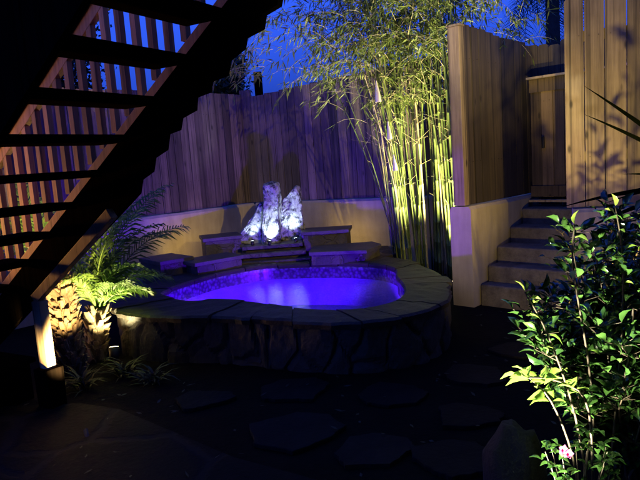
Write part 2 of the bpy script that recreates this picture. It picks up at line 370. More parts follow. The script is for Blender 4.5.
# coping slabs
b = MB(); i = 0; tw = []
while i < NR:
    n_ = min(rnd.choice([4, 5, 6, 7]), NR-i)
    if NR-i-n_ < 3: n_ = NR-i
    t = rnd.random(); dz = rnd.uniform(-.006, .008); oj = rnd.uniform(-.025, .03); cols = []
    for k in range(n_+1):
        u = i+k; pa = inn[u % NR]; pb = out[u % NR]; d = (pb-pa).normalized()
        shrink = .006 if k in (0, n_) else 0
        tg = (inn[(u+1) % NR]-inn[(u-1) % NR]).normalized()*(shrink if k == 0 else -shrink)
        rj = .03*mnoise.noise(Vector((u*.9, 3, 1)))
        o_ = pb+d*(oj+rj); ia = pa-d*.018
        cols.append([ia+d*.01+tg+V2(0, 0, ZC-.05+dz), ia+tg+V2(0, 0, ZC-.02+dz), ia+d*.016+tg+V2(0, 0, ZC+dz), *[ia.lerp(o_, f_)+tg+V2(0, 0, ZC+dz+.012*mnoise.noise(Vector((u*.8, f_*4, 9)))) for f_ in (.2, .4, .6, .8)], o_-d*.02+tg+V2(0, 0, ZC+dz-.004), o_+tg+V2(0, 0, ZC+dz-.022), o_-d*.012+tg+V2(0, 0, ZC-.06+dz)])
    vs = [p for c_ in cols for p in c_]; k7 = 10
    fs = [(a*k7+j, a*k7+(j+1) % k7, (a+1)*k7+(j+1) % k7, (a+1)*k7+j) for a in range(n_) for j in range(k7)]+[tuple(range(k7-1, -1, -1)), tuple(n_*k7+j for j in range(k7))]
    b.add(vs, [tuple(reversed(f)) for f in fs], t); i += n_
cop = b.build('coping', M_COPE, pool)
# mortar bed under the slab joints
b = MB(); ring(b, [inn[i].lerp(out[i], -.02) for i in range(NR)], ZC-.022, [inn[i].lerp(out[i], .93) for i in range(NR)], ZC-.022, flip=True); b.build('mortar_bed', M_WALLST, pool)
# waterline tile
m_, n, bs_, o_ = mat('waterline_tile')
br = n.nodes.new('ShaderNodeTexVoronoi'); br.inputs['Scale'].default_value = 26; n.links.new(coords(n), br.inputs['Vector'])
cc = ramp(n, br.outputs['Distance'], [(.2, (.16, .17, .22)), (.7, (.04, .045, .07))]); n.links.new(cc, bs_.inputs['Base Color']); bs_.inputs['Roughness'].default_value = .25
M_TILE = m_
b = MB(); ring(b, inn, ZC-.045, inn, ZW-.12, flip=False); b.build('waterline_tile', M_TILE, pool)
# plaster basin
M_PLAST = rocky('pool_plaster', (.30, .38, .60), (.18, .24, .42), 3, .7, bs=.3)
b = MB(); mid = [p.lerp(cen, .10) for p in inn]; low = [p.lerp(cen, .22) for p in inn]
seat = [p.lerp(cen, .38) for p in inn]
ring(b, inn, ZW-.12, inn, -.08, smooth=True); ring(b, inn, -.08, seat, -.10); ring(b, seat, -.10, [p.lerp(cen, .06) for p in seat], -.50, smooth=True)
fl = [p.lerp(cen, .06) for p in seat]; b.add([p+V2(0, 0, -.50) for p in fl], [tuple(range(len(fl)))])
b.build('basin', M_PLAST, pool)
# carve ground under the pool: ground sheet with a hole
def ground_with_hole():
    me = gr.data; me.clear_geometry()
    hole = [inn[i].lerp(out[i], .5) for i in range(NR)]
    big = []
    for p in hole:
        d = (p-cen).normalized(); big.append(cen+d*180)
    mid_ = [p.lerp(cen+(p-cen).normalized()*6, .5) for p in hole]
    vs = [(*p.xy, 0) for p in hole]+[(*p.xy, 0) for p in mid_]+[(*p.xy, 0) for p in big]
    fs = []
    for r_ in range(2):
        for i in range(NR):
            j = (i+1) % NR; fs.append((r_*NR+i, (r_+1)*NR+i, (r_+1)*NR+j, r_*NR+j))
    me.from_pydata(vs, [], fs); a = me.attributes.get('tint') or me.attributes.new('tint', 'FLOAT', 'FACE'); a.data.foreach_set('value', [.5]*len(fs)); me.update()
    gr.location = (0, 0, 0)
ground_with_hole()
gm = gr.data
if gm.polygons[0].normal.z < 0: gm.flip_normals()
# water
m_, n, bs_, o_ = mat('pool_water'); n.nodes.remove(bs_)
tr = n.nodes.new('ShaderNodeBsdfTransparent'); tr.inputs[0].default_value = (.72, .80, 1, 1)
gl = n.nodes.new('ShaderNodeBsdfGlossy'); gl.inputs['Roughness'].default_value = .01
fr = n.nodes.new('ShaderNodeFresnel'); fr.inputs['IOR'].default_value = 1.33
mx = n.nodes.new('ShaderNodeMixShader'); n1 = noisetex(n, coords(n), 11, 3); bp = n.nodes.new('ShaderNodeBump'); bp.inputs['Strength'].default_value = .3; bp.inputs['Distance'].default_value = .012
n.links.new(n1.outputs[0], bp.inputs['Height']); n.links.new(bp.outputs[0], gl.inputs['Normal']); n.links.new(bp.outputs[0], fr.inputs['Normal'])
n.links.new(fr.outputs[0], mx.inputs[0]); n.links.new(tr.outputs[0], mx.inputs[1]); n.links.new(gl.outputs[0], mx.inputs[2]); n.links.new(mx.outputs[0], o_.inputs[0])
b = MB(); wr = [p-(p-cen).normalized()*.001 for p in inn]; wm = [p.lerp(cen, .5) for p in inn]
ring(b, wr, ZW, wm, ZW, smooth=True); b.add([p+V2(0, 0, ZW) for p in wm], [tuple(range(NR))], .5, True)
tag(b.build('water', m_, None), kind='structure')

# pool lights: fixtures on the basin wall
def pool_light(px, py, z, tx, ty, tz, e, col, label, cone=150, size=.05):
    r = thing('pool_light', (px, py, z), label, 'pool light', 'underwater lights of the spa')
    d = (Vector((tx, ty, tz))-Vector((px, py, z))).normalized(); b = MB(); p0 = Vector((px, py, z))
    dh = Vector((d.x, d.y, 0)).normalized()
    b.tube([p0-dh*.03, p0, p0+dh*.012], [.07, .075, .06], 20); b.build('housing', M_METAL, r)
    b = MB(); b.tube([p0+dh*.0125, p0+dh*.018], [.055, .045], 20); b.build('lens', plain('violet_lens', (.5, .3, .9), .2, 0, col, 8), r)
    lamp(r, 'SPOT', p0+dh*.04, (tx, ty, tz), e, col, size, cone, .4)
VIO = (.13, .005, 1.0)
pool_light(-.10, 4.74, .12, -1.30, 8.5, 1.6, 620, VIO, 'glowing underwater light on the near wall of the spa', 88)
pool_light(.66, 5.35, .10, -.4, 5.7, -.25, 260, (.17, .006, 1.0), 'glowing underwater light on the right wall of the spa', 96)
pool_light(-1.2, 5.62, .12, 1.45, 6.10, .80, 420, (.22, .02, 1.0), 'glowing underwater light on the left wall of the spa', 34)

# ---- stone ledges round the back of the pool
def ledge(poly, z0, z1, label, over=.03, th=.045):
    cx = sum(p[0] for p in poly)/len(poly); cy = sum(p[1] for p in poly)/len(poly)
    r = thing('stone_ledge', (cx, cy, z0), label, 'stone ledge', 'stone ledges round the back of the pool')
    def sub(P, n=4, j=0):
        o_ = []
        for i in range(len(P)):
            a = Vector((*P[i], 0)); c = Vector((*P[(i+1) % len(P)], 0))
            for k in range(n): o_.append(a.lerp(c, k/n)+Vector((rnd.uniform(-j, j), rnd.uniform(-j, j), 0)))
        return o_
    b = MB(); b.prism(sub(poly, 5, .006), z0, z1-th); b.build('masonry_base', M_SLATE, r)
    big = [(cx+(p[0]-cx)*(1+over/ max(.1, abs(p[0]-cx))), cy+(p[1]-cy)*(1+over/max(.1, abs(p[1]-cy)))) for p in poly]
    b = MB(); b.prism(sub(big, 4, .008), z1-th+.001, z1, .8); b.build('cap_slab', M_TOPST, r, bevel=.006)
def quad(a, c, depth, d2=None):
    a = Vector((*a, 0)); c = Vector((*c, 0)); d = (c-a).normalized(); nn = Vector((-d.y, d.x, 0)); 
    return [tuple(a.xy), tuple(c.xy), tuple((c+nn*depth).xy), tuple((a+nn*depth).xy)]
ledge(quad((-1.38, 6.60), (-.93, 6.96), .40), .40, .56, 'blue lit stone ledge at the left back corner of the water')
ledge([(-.11, 6.83), (.49, 6.70), (.70, 7.04), (.62, 7.3), (-.05, 7.3)], .40, .56, 'wide blue lit stone ledge right of the spillway steps')
ledge(quad((-1.80, 6.62), (-1.50, 6.88), .5), .30, .60, 'low dark stone ledge farthest left against the stucco wall')
ledge(quad((-1.40, 7.28), (-.98, 7.42), .4), .30, .745, 'upper dark stone ledge left of the standing stones')
ledge([(-.20, 7.36), (.33, 7.32), (.40, 7.7), (-.20, 7.75)], .30, .735, 'upper dark stone ledge right of the standing stones')
# planter block that fills the corner behind the ledges
b = MB(); b.prism([(-1.75, 6.75), (-1.4, 7.08), (-.9, 7.32), (-.3, 7.32), (.3, 7.22), (.72, 7.02), (.92, 7.25), (.90, 7.95), (-.92, 8.80), (-2.1, 7.55)], -.02, .40)
tag(b.build('corner_planter', M_WALLST), 'dark masonry planter filling the corner behind the pool ledges', 'planter')
# slate steps under the standing stones
sp = thing('spillway_steps', (-.58, 7.2, .3), 'three dark slate spillway slabs stacked below the standing stones', 'spillway')
for i, (y0, z, x0, x1) in enumerate([(7.06, .455, -1.0, -.12), (7.18, .535, -.98, -.18), (7.30, .615, -.96, -.22)]):
    b = MB(); L = 7.95-y0
    for k in range(1): b.box(((x0+x1)/2, y0+L/2, z-.03), x1-x0, L, .05, None, .4+.2*i, .006)
    b.build('slab', M_SLATE, sp, bevel=.008)
    b = MB(); b.box(((x0+x1)/2, y0+L/2+.02, z-.072), x1-x0-.06, L-.06, .031, None, .2); b.build('riser', M_SLATE, sp)

# standing stones ------------------------------------------------------
def stone(outline, yc, th, zb, name, label, seed):
    """outline: (x, z) pairs in metres; thick irregular slab"""
    P = cr([(x, 0, z) for x, z in outline], 7); cx = sum(p.x for p in P)/len(P); cz = sum(p.z for p in P)/len(P)
    rings = [(.0, 1.0), (.0, .8), (0, .5), (0, .2)]; b = MB(); vs = []; n_ = len(P)
    prof = [(-1, .05), (-1, .2), (-1, .35), (-.98, .5), (-.97, .65), (-.93, .8), (-.8, .92), (-.4, .98), (0, 1.0), (.55, .97), (.93, .75), (1, .45), (1, .12)]
    for (t, s_) in prof:
        for p in P:
            x = cx+(p.x-cx)*s_; z = cz+(p.z-cz)*s_; q = Vector((x*7, t*1.5, z*7+seed))
            dsp = mnoise.noise(q)*.03+round(mnoise.noise(q*Vector((1.3, 1, .6))*2.2)*4)/4*.026 if False else mnoise.noise(q*.7)*.035+round(mnoise.noise(Vector((q.x*1.5, q.y*2, q.z*.6)))*4)/4*.03+mnoise.noise(q*3)*.006
            vs.append(Vector((x+dsp*.8, yc+t*th/2+dsp*1.2, zb+z+dsp*.4*(1 if z > .03 else 0))))
    fs = [(r_*n_+i, r_*n_+(i+1) % n_, (r_+1)*n_+(i+1) % n_, (r_+1)*n_+i) for r_ in range(len(prof)-1) for i in range(n_)]+[tuple(range(n_-1, -1, -1)), tuple((len(prof)-1)*n_+i for i in range(n_))]
    b.add(vs, fs, .5, False); o = b.build(name, M_ROCK); tag(o, label, 'standing stone'); return o
ZS = .60
stone([(-.98, 0), (-.68, 0), (-.66, .3), (-.67, .5), (-.72, .52), (-.80, .40), (-.90, .27), (-1.0, .14)], 7.62, .16, ZS, 'standing_stone', 'short wedge shaped standing stone on the left, lit white', 1)
stone([(-.71, 0), (-.51, 0), (-.49, .25), (-.47, .5), (-.46, .72), (-.53, .77), (-.62, .76), (-.66, .72), (-.67, .45)], 7.50, .17, ZS, 'standing_stone', 'tallest pillar stone in the middle, speckled and brightly lit', 5)
stone([(-.50, 0), (-.20, 0), (-.20, .35), (-.205, .62), (-.25, .70), (-.34, .62), (-.42, .52), (-.48, .3)], 7.66, .16, ZS, 'standing_stone', 'broad slab stone on the right with the brightest spot at its foot', 9)
for x, tx, e, lab in ((-.84, -.86, 13, 'tiny spotlight at the foot of the wedge shaped left stone'), (-.62, -.57, 32, 'tiny spotlight at the foot of the middle pillar stone'), (-.30, -.36, 20, 'tiny spotlight at the foot of the broad right stone')):
    y = 7.30 if x == -.62 else 7.40
    r = thing('spotlight', (x, y, ZS+.01), lab, 'spotlight', 'small spotlights under the standing stones')
    b = MB(); d = (Vector((tx, 7.6, ZS+.42))-Vector((x, y, ZS+.04))).normalized(); p0 = Vector((x, y, ZS+.035)); b.tube([p0-d*.03, p0+d*.02], [.018, .022], 12); b.build('can', M_METAL, r)
    b = MB(); b.tube([p0+d*.0205, p0+d*.023], [.019, .019], 12); b.build('lens', M_LENSC, r)
    b = MB(); b.tube([(x, y, ZS+.012), (x, y, ZS+.02)], [.022, .02], 12); b.build('mount', M_METAL, r)
    lamp(r, 'SPOT', p0+d*.03, (tx, 7.62, ZS+.40), e, (.72, .90, 1.0), .012, 75, .7)

# ================================================================ STAIRCASE (overhead left)
P0 = Vector((-.6216, 3.3215, 2.204)); RUN = Vector((-.871, .491, 0)); TR = Vector((.491, .871, 0)); Z = Vector((0, 0, 1))
def SP(k, o, dz=0): return P0+RUN*(.26*k)+TR*o+Z*(-.19*k+dz)
stair = thing('outdoor_staircase', SP(11, -.4, -.11), 'dark open riser wooden staircase seen from below, climbing out of view at top left', 'staircase')
for k in range(-6, 11):
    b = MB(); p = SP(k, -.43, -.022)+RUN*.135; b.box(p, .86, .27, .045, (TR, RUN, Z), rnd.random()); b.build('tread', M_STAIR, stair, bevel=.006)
def eye_to_plane(px, py, c):
    v = fw*F+RT*(px-320)-UP*(py-240); t = (c)/(v.dot(TR)); return EYE+v*t
# near stringer with closed guard panel
b = MB(); pts = [SP(-6.5, -.9, -.12), SP(11.2, -.9, -.12), SP(11.2, -.9, 1.1), SP(-6.5, -.9, 1.1)]
def slab(b, pts, d, tint=.5):
    n_ = len(pts); vs = list(pts)+[p+d for p in pts]; b.add(vs, [tuple(range(n_)), tuple(range(2*n_-1, n_-1, -1))]+[((i+1) % n_, i, n_+i, n_+(i+1) % n_) for i in range(n_)], tint)
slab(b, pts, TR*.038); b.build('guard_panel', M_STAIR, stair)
# far stringer: stepped underside
outl = [(330, -90), (299, -30), (281, -16), (277, 5), (262, 14), (260, 28), (243, 37), (241, 48), (226, 60), (224, 75), (208, 81), (206, 92), (193, 97), (192, 110), (178, 118), (176, 130), (165, 134), (163, 150), (151, 158), (149, 172), (138, 180), (136, 194)]
cpl = P0.dot(TR)+.0
low_pts = [eye_to_plane(x, y, cpl+.01) for x, y in outl]+[SP(9.3, .01, -.23)]
b = MB(); up_pts = [SP(9.3, .01, .04), SP(-6, .01, .04)]
# built as a fan of quads between the sloped top edge and the notched bottom edge
allp = low_pts; vs = []; 
for p in allp:
    s_ = (p-P0).dot(RUN)/.26; t_ = SP(s_, .01, .04); t_.z = max(t_.z, p.z+.02); vs += [p, t_, p+TR*.045, t_+TR*.045]
fs = []
for i in range(len(allp)-1):
    a = i*4; c_ = a+4; fs += [(a, a+1, c_+1, c_), (a+2, c_+2, c_+3, a+3), (a, c_, c_+2, a+2), (a+1, a+3, c_+3, c_+1)]
fs += [(0, 2, 3, 1), (len(vs)-4, len(vs)-3, len(vs)-1, len(vs)-2)]
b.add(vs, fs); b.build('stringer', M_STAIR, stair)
# pale lower edge board and foot post
a_ = eye_to_plane(36, 299, cpl-.03); c_ = eye_to_plane(112, 213, cpl-.03)
b = MB(); b.beam(a_, c_, .05, .07, tint=.8); b.build('edge_board', M_TRIM, stair, bevel=.004)
p1 = eye_to_plane(52, 372, cpl-.03)
b = MB(); b.box(((a_.x+p1.x)/2, (a_.y+p1.y)/2, .155), .15, .13, .31, (RUN, TR, Z), .3, .006); b.build('shade_block', M_STAIR, stair, bevel=.01)  # dark block stands in for the shade that swallows the post's lower end
b = MB(); b.box(((a_.x+p1.x)/2, (a_.y+p1.y)/2, (a_.z+.31)/2-.01), .085, .07, a_.z-.31, (RUN, TR, Z), .9); b.build('foot_post', M_TRIM, stair, bevel=.005)
# railing on the far stringer
def rl(dz, h, w, name, k0=-6, k1=9.3, o=.07):
    b = MB(); b.beam(SP(k0, o, dz), SP(k1, o, dz), w, h, tint=.6); return b.build(name, M_RAIL, stair, bevel=.004)
rl(.10, .06, .045, 'bottom_rail'); rl(.93, .09, .045, 'top_rail'); rl(.99, .035, .13, 'handrail')
k = -5.8
while k < 9.2:
    b = MB(); p = SP(k, .07, .13); q = SP(k, .07, .93); b.beam(p+Z*.02, q-Z*.02, .04, .04, up=RUN, tint=rnd.random()); b.build('baluster', M_RAIL, stair); k += .47
# newel at the foot
b = MB(); p = SP(9.4, .07, 0); b.box((p.x, p.y, .75), .09, .09, 1.5, (RUN, TR, Z), .6); b.build('newel_post', M_RAIL, stair, bevel=.006)
# upper deck that the stair reaches (above and left of the camera)
b = MB(); p = SP(-7.5, -.5, .0); dk = thing('upper_deck', p+Z*-.05, 'dark wooden deck overhead at the top of the stairs', 'deck')
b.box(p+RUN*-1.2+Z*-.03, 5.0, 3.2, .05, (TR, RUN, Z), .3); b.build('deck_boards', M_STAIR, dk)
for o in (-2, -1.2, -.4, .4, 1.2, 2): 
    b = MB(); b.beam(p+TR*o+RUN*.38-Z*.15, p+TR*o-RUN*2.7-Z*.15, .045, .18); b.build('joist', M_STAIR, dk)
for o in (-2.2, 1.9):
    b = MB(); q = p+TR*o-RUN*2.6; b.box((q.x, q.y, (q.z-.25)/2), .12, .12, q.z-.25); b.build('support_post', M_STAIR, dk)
# low landing platform at the foot
b = MB(); lp = SP(9.6, -.55, 0); lp.z = 0
r = thing('stair_landing', lp, 'low dark wooden landing at the foot of the stairs, bottom left', 'landing')
for i in range(7):
    b = MB(); q = lp+RUN*(-.62+.2*i)+Z*.30; b.box(q, 1.25, .19, .035, (TR, RUN, Z), rnd.random()); b.build('deck_board', M_STAIR, r, bevel=.005)
b = MB(); b.box(lp+RUN*-.02+Z*.14, 1.2, 1.3, .27, (TR, RUN, Z), .3); b.build('base', M_STAIR, r)

# ================================================================ LAMPS
def uplight(loc, target, e, col, label, cone=80, size=.03, h=.12, lens=None, r_=.04):
    x, y, z = loc; r = thing('garden_uplight', (x, y, z), label, 'garden light')
    p0 = Vector((x, y, z+h)); d = (Vector(target)-p0).normalized(); b = MB()
    b.tube([p0-d*.05, p0-d*.03, p0+d*.05], [r_*.6, r_, r_*1.1], 16); b.build('can', M_METAL, r)
    b = MB(); b.tube([p0+d*.051, p0+d*.055], [r_*.95, r_*.9], 16); b.build('lens', lens or M_LENSW, r)
    b = MB(); b.tube([(x, y, z-.02), (x, y, z+h-.02)], [.008, .008], 8); b.build('stake', M_METAL, r)
    lamp(r, 'SPOT', p0+d*.06, target, e, col, size, cone, .6); return r
WARM = (1.0, .66, .26)
uplight((-1.50, 3.48, .035), (-2.12, 4.70, .80), 1100, WARM, 'warm uplight in the ground in front of the pale palm trunk', 33, .02, -.005, M_METAL, .013)
uplight((-3.45, 5.35, .0), (-2.9, 5.0, 1.5), 260, (1, .55, .16), 'warm garden light glowing behind the staircase', 150, .06)
uplight((1.46, 6.50, 0), (1.16, 7.30, 3.1), 1900, (1.0, .88, .46), 'warm uplight at the foot of the bamboo', 74)
uplight((.60, 1.86, 0), (.82, 2.24, .72), 900, (1.0, .93, .66), 'bright garden light low in front of the glossy shrub', 76, .012, .12)
uplight((1.58, 3.30, 0), (2.70, 5.3, 2.5), 430, (1.0, .74, .22), 'warm garden light on a stake between the shrubs, aimed at the tan fence', 62, .015, .42)
uplight((1.36, 3.62, 0), (2.1, 6.1, 1.45), 58, (1.0, .72, .20), 'low warm fill light added for the steps', 90, .02, .14)  # added fill, gives the steps and their side wall a warm source
uplight((-1.78, 4.86, 0), (-1.90, 5.40, 1.5), 150, (1.0, .85, .40), 'small added fill light under the feathery palm fronds', 110)  # added fill, the trunk uplight does not reach these fronds
uplight((-3.42, 4.52, .34), (-1.9, 4.15, 1.75), 260, (1, .46, .11), 'orange lamp standing on the stair landing', 80, .05, .75)
hw = thing('house_wall', (0, -1.7, 0), 'plain stucco house wall standing behind the camera', 'wall'); b = MB(); b.box((0, -1.8, 2.5), 12, .2, 5.2); b.build('wall', M_STUC, hw)
b = MB(); b.box((3.62, .45, 2.5), .2, 4.3, 5.2); b.build('side_wall', M_STUC, hw)
wl = thing('wall_lamp', (3.5, 1.0, 2.9), 'warm floodlight on the side wall of the house', 'wall light'); b = MB(); b.box((3.49, 1.0, 2.9), .05, .12, .12); b.build('bracket', M_METAL, wl); b = MB(); b.tube([(3.46, 1.0, 2.9), (3.38, 1.12, 2.88)], [.05, .075], 16); b.build('can', M_METAL, wl)
lamp(wl, 'SPOT', (3.36, 1.15, 2.87), (-.30, 8.3, 1.12), 820, (1.0, .68, .10), .04, 34, .7)

for x, y, tx, ty, e, lab in ((.20, 7.86, .75, 8.25, 9, 'added warm fill light hidden behind the upper right ledge, washing the wall'), (-1.62, 7.52, -1.75, 8.1, 9, 'added warm fill light hidden behind the upper left ledge, washing the wall')):
    uplight((x, y, .41), (tx, ty, .75), e, (1, .66, .12), lab, 150, .03, .03, None, .025)  # unseen fill lights added where the bamboo blocks the wall floodlight

# ================================================================ PLANTS
def leaf(b, p, d, up, L, w, tint, fold=.25, droop=.15):
    d = d.normalized(); s_ = d.cross(up); s_ = s_.normalized() if s_.length > 1e-4 else Vector((1, 0, 0)); u = s_.cross(d).normalized()
    e = u*(w*fold); vs = [p]
    for t, k in ((.18, .62), (.42, 1.0), (.70, .76)):
        c = p+d*(L*t)+u*(L*.10*math.sin(t*3)-droop*L*t*t); ww = w*.5*k; vs += [c, c+s_*ww+e*k, c-s_*ww+e*k]
    vs.append(p+d*L-u*(droop*L))
    b.add(vs, [(0, 2, 1), (0, 1, 3), (1, 2, 5, 4), (1, 4, 6, 3), (4, 5, 8, 7), (4, 7, 9, 6), (7, 8, 10), (7, 10, 9)], tint, True)
def leaf4(b, p, d, up, L, w, tint):
    s_ = d.cross(up); s_ = s_.normalized()*w*.5 if s_.length > 1e-4 else Vector((w*.5, 0, 0))
    b.add([p, p+d*(L*.4)+s_, p+d*L, p+d*(L*.4)-s_], [(0, 1, 2, 3)], tint)
def rv(s_=1): return Vector((rnd.gauss(0, s_), rnd.gauss(0, s_), rnd.gauss(0, s_)))

# bamboo clump
bam = thing('bamboo_clump', (1.3, 7.25, 0), 'tall clump of yellow green bamboo lit from below beside the pool', 'bamboo')
lv = MB(); tg = MB()
for i in range(64):
    bx = rnd.uniform(.88, 1.72); by = rnd.uniform(6.95, 7.75)
    if bx > 1.45: by = rnd.uniform(6.75, 7.6)
    H = rnd.uniform(3.6, 5.0); lx = rnd.gauss(-.08+(bx-1.3)*.2, .09); ly = rnd.gauss(0, .1)
    if i < 3: lx -= rnd.uniform(.25, .6); bx = rnd.uniform(.88, 1.15); H = rnd.uniform(3.4, 4.4)
    thin = rnd.random() < .45; rad = rnd.uniform(.006, .011) if thin else rnd.uniform(.012, .021)
    nseg = int(H/.24); pts = []; rs = []
    bend = rnd.uniform(.2, 1.0)*(1 if rnd.random() < .5 else -1)
    for s_ in range(nseg+1):
        t = s_/nseg; z = H*t*(1-.10*t*t*abs(lx)); x = bx+lx*H*.25*(t*.6+t*t*1.6)+bend*.05*math.sin(t*3); y = by+ly*H*.3*t*t
        c_ = Vector((x, y, z)); rr = rad*(1-.75*t)
        if s_ > 0:
            dd = (c_-pts[-1]); d_ = dd.normalized()*.007
            pts += [c_-d_, c_, c_+d_]; rs += [rr, rr*1.28, rr*.98]
        else: pts.append(c_); rs.append(rr)
    b = MB(); b.tube(pts, rs, 7, rnd.random()); b.build('culm', M_BAMBOO if rnd.random() < .8 else M_BTWIG, bam)
    # branches
    for s_ in range(1, nseg):
        t = s_/nseg; z = H*t
        if z < 1.2 and rnd.random() > .16: continue
        if 1.2 <= z < 2.5 and rnd.random() > .38: continue
        c_ = pts[min(len(pts)-1, 1+3*(s_-1)+1)]
        for q_ in range(rnd.choice([1, 2, 2, 3]) if z > 2.1 else 1):
            a = rnd.uniform(0, 6.283); d = Vector((math.cos(a), math.sin(a)*.8, rnd.uniform(.3, 1.3))).normalized(); L = rnd.uniform(.15, .55)*(1 if z > 1.6 else .45)
            p = c_.copy(); path = [p.copy()]
            for w_ in range(4):
                p = p+d*(L/4); path.append(p.copy()); d = (d+Vector((0, 0, -.22 if z > 2 else -.05))+rv(.08)).normalized()
            tg.tube(path, [.0028, .0024, .002, .0016, .001], 4, rnd.random(), cap=False)
            if z > 1.95:
                for c2 in range(rnd.randint(5, 10)):
                    pp = path[rnd.randint(1, 4)]+rv(.012); 
                    ld_ = (d+rv(.55)+Vector((0, 0, -.45))).normalized()
                    leaf4(lv, pp, ld_, (Vector((0, 0, 1))+rv(.4)).normalized(), rnd.uniform(.08, .16), rnd.uniform(.014, .024), rnd.random())
# overhanging sprays: top canopy and the drooping left side
for i in range(520):
    if i < 330: c_ = Vector((rnd.gauss(1.15, .55), rnd.uniform(6.5, 7.7), rnd.uniform(2.75, 4.1)))
    elif i < 430: c_ = Vector((rnd.uniform(-.65, .7), rnd.uniform(6.7, 7.6), rnd.uniform(2.55, 3.9)))
    elif i < 465: c_ = Vector((rnd.uniform(0.2, .9), rnd.uniform(6.7, 7.3), rnd.uniform(2.2, 2.9)))
    else: c_ = Vector((rnd.uniform(1.3, 2.6), rnd.uniform(6.9, 7.9), rnd.uniform(2.85, 3.8)))
    if c_.x > 2.7 or (c_.z < 2.6 and c_.x > 1.5): continue
    a = rnd.uniform(2.2, 4.4) if c_.x < .7 else rnd.uniform(0, 6.28); d = Vector((math.cos(a), math.sin(a)*.5, rnd.uniform(-.2, .6))).normalized(); p = c_.copy(); path = [p.copy()]; L = rnd.uniform(.25, .6)
    for w_ in range(5):
        p = p+d*(L/5); path.append(p.copy()); d = (d+Vector((0, 0, -.2))+rv(.07)).normalized()
    tg.tube(path, [.003, .0026, .0022, .002, .0015, .001], 4, rnd.random(), cap=False)
    for c2 in range(rnd.randint(8, 16)):
        pp = path[rnd.randint(1, 5)]+rv(.015); ld_ = (d+rv(.6)+Vector((0, 0, -.35))).normalized()
        leaf4(lv, pp, ld_, (Vector((0, 0, 1))+rv(.4)).normalized(), rnd.uniform(.08, .16), rnd.uniform(.014, .024), rnd.random())
lv.build('foliage', M_BLEAF, bam); tg.build('branches', M_BTWIG, bam)

# hanging bell string in front of the bamboo
hb = thing('hanging_bells', (.80, 6.8, 1.5), 'string of three small white cone bells hanging in front of the bamboo', 'wind chime')
pp = [Vector((.70, 6.8, 2.95)), Vector((.74, 6.8, 2.44)), Vector((.84, 6.8, 1.98)), Vector((.89, 6.8, 1.62))]
b = MB(); b.tube(pp, .003, 5); b.build('cord', M_CORD, hb)
for (x, z, s_) in ((.742, 2.42, 1.15), (.847, 1.97, 1.0), (.892, 1.60, .9)):
    b = MB(); b.tube([(x, 6.8, z), (x+.002, 6.8, z-.05*s_), (x+.008, 6.8, z-.11*s_), (x+.012, 6.8, z-.20*s_)], [.006, .012*s_, .022*s_, .031*s_], 14, .5, cap=False); b.build('bell', M_BELL, hb)

# palms -----------------------------------------------------------------
def frond_mesh(L, lift, droop, seed, nl=30, ll=.22):
    r2 = random.Random(seed); b = MB(); pts = []; p = Vector((0, 0, 0)); a = lift
    for i in range(13):
        pts.append(p.copy()); p = p+Vector((math.cos(a), 0, math.sin(a)))*(L/12); a -= droop/12*(1+i*.06)
    b.tube(pts, [.009*(1-.075*i)+.0008 for i in range(13)], 5, .9, cap=False)
    for i in range(nl):
        t = .14+.86*i/(nl-1); f = t*12; k_ = min(11, int(f)); q_ = pts[k_].lerp(pts[k_+1], f-k_); dr = (pts[k_+1]-pts[k_]).normalized()
        l_ = ll*math.sin(math.pi*(.12+.80*t))**.7*r2.uniform(.85, 1.1)
        for sg in (-1, 1):
            d = (dr*r2.uniform(.55, .8)+Vector((0, sg, 0))*.75+Vector((0, 0, r2.uniform(-.15, .22)))).normalized()
            s_ = dr*.006; m1 = q_+d*(l_*.55); tip = q_+d*l_+Vector((0, 0, -l_*.28))
            b.add([q_-s_, q_+s_, m1+s_*1.2+Vector((0, 0, .004)), m1-s_*1.2, tip], [(0, 1, 2, 3), (3, 2, 4)], r2.random())
    return b
def trunk_boots(b, base, H, r0, r1, n_, lean=Vector((0, 0, 0))):
    pts = [base+Vector((0, 0, H*i/8))+lean*(i/8)**1.3 for i in range(9)]; b.tube(pts, [r0+(r1-r0)*i/8 for i in range(9)], 16, .3)
    for i in range(n_):
        t = i/n_; a = i*2.39996+rnd.uniform(-.15, .15); rr = r0+(r1-r0)*t; c_ = base+Vector((0, 0, H*t))+lean*t**1.3
        o_ = Vector((math.cos(a), math.sin(a), 0)); s_ = Vector((-o_.y, o_.x, 0)); w = rnd.uniform(.012, .034); L = rnd.uniform(.02, .09); o_ = (o_+Vector((-o_.y, o_.x, 0))*rnd.uniform(-.35, .35)).normalized()
        p = c_+o_*(rr*.92); q_ = p+Z*L+o_*rnd.uniform(.025, .055)
        b.add([p-s_*w, p+s_*w, q_+s_*w*.55, q_-s_*w*.55, p-s_*w*.8-Z*.015+o_*.018, p+s_*w*.8-Z*.015+o_*.018, q_+s_*w*.5+o_*.014, q_-s_*w*.5+o_*.014],
              [(4, 5, 6, 7), (0, 4, 7, 3), (1, 2, 6, 5), (3, 7, 6, 2), (0, 1, 5, 4)], rnd.random())
        for _ in range(5):
            f0 = p+s_*rnd.uniform(-w, w)*1.4+o_*.01; f1 = f0+Z*rnd.uniform(-.05, .07)+o_*rnd.uniform(.005, .05)+s_*rnd.uniform(-.04, .04); fm = f0.lerp(f1, .5)+rv(.006); tq = s_*.0016
            b.add([f0-tq, f0+tq, fm+tq, f1, fm-tq], [(0, 1, 2, 4), (4, 2, 3)], rnd.random())
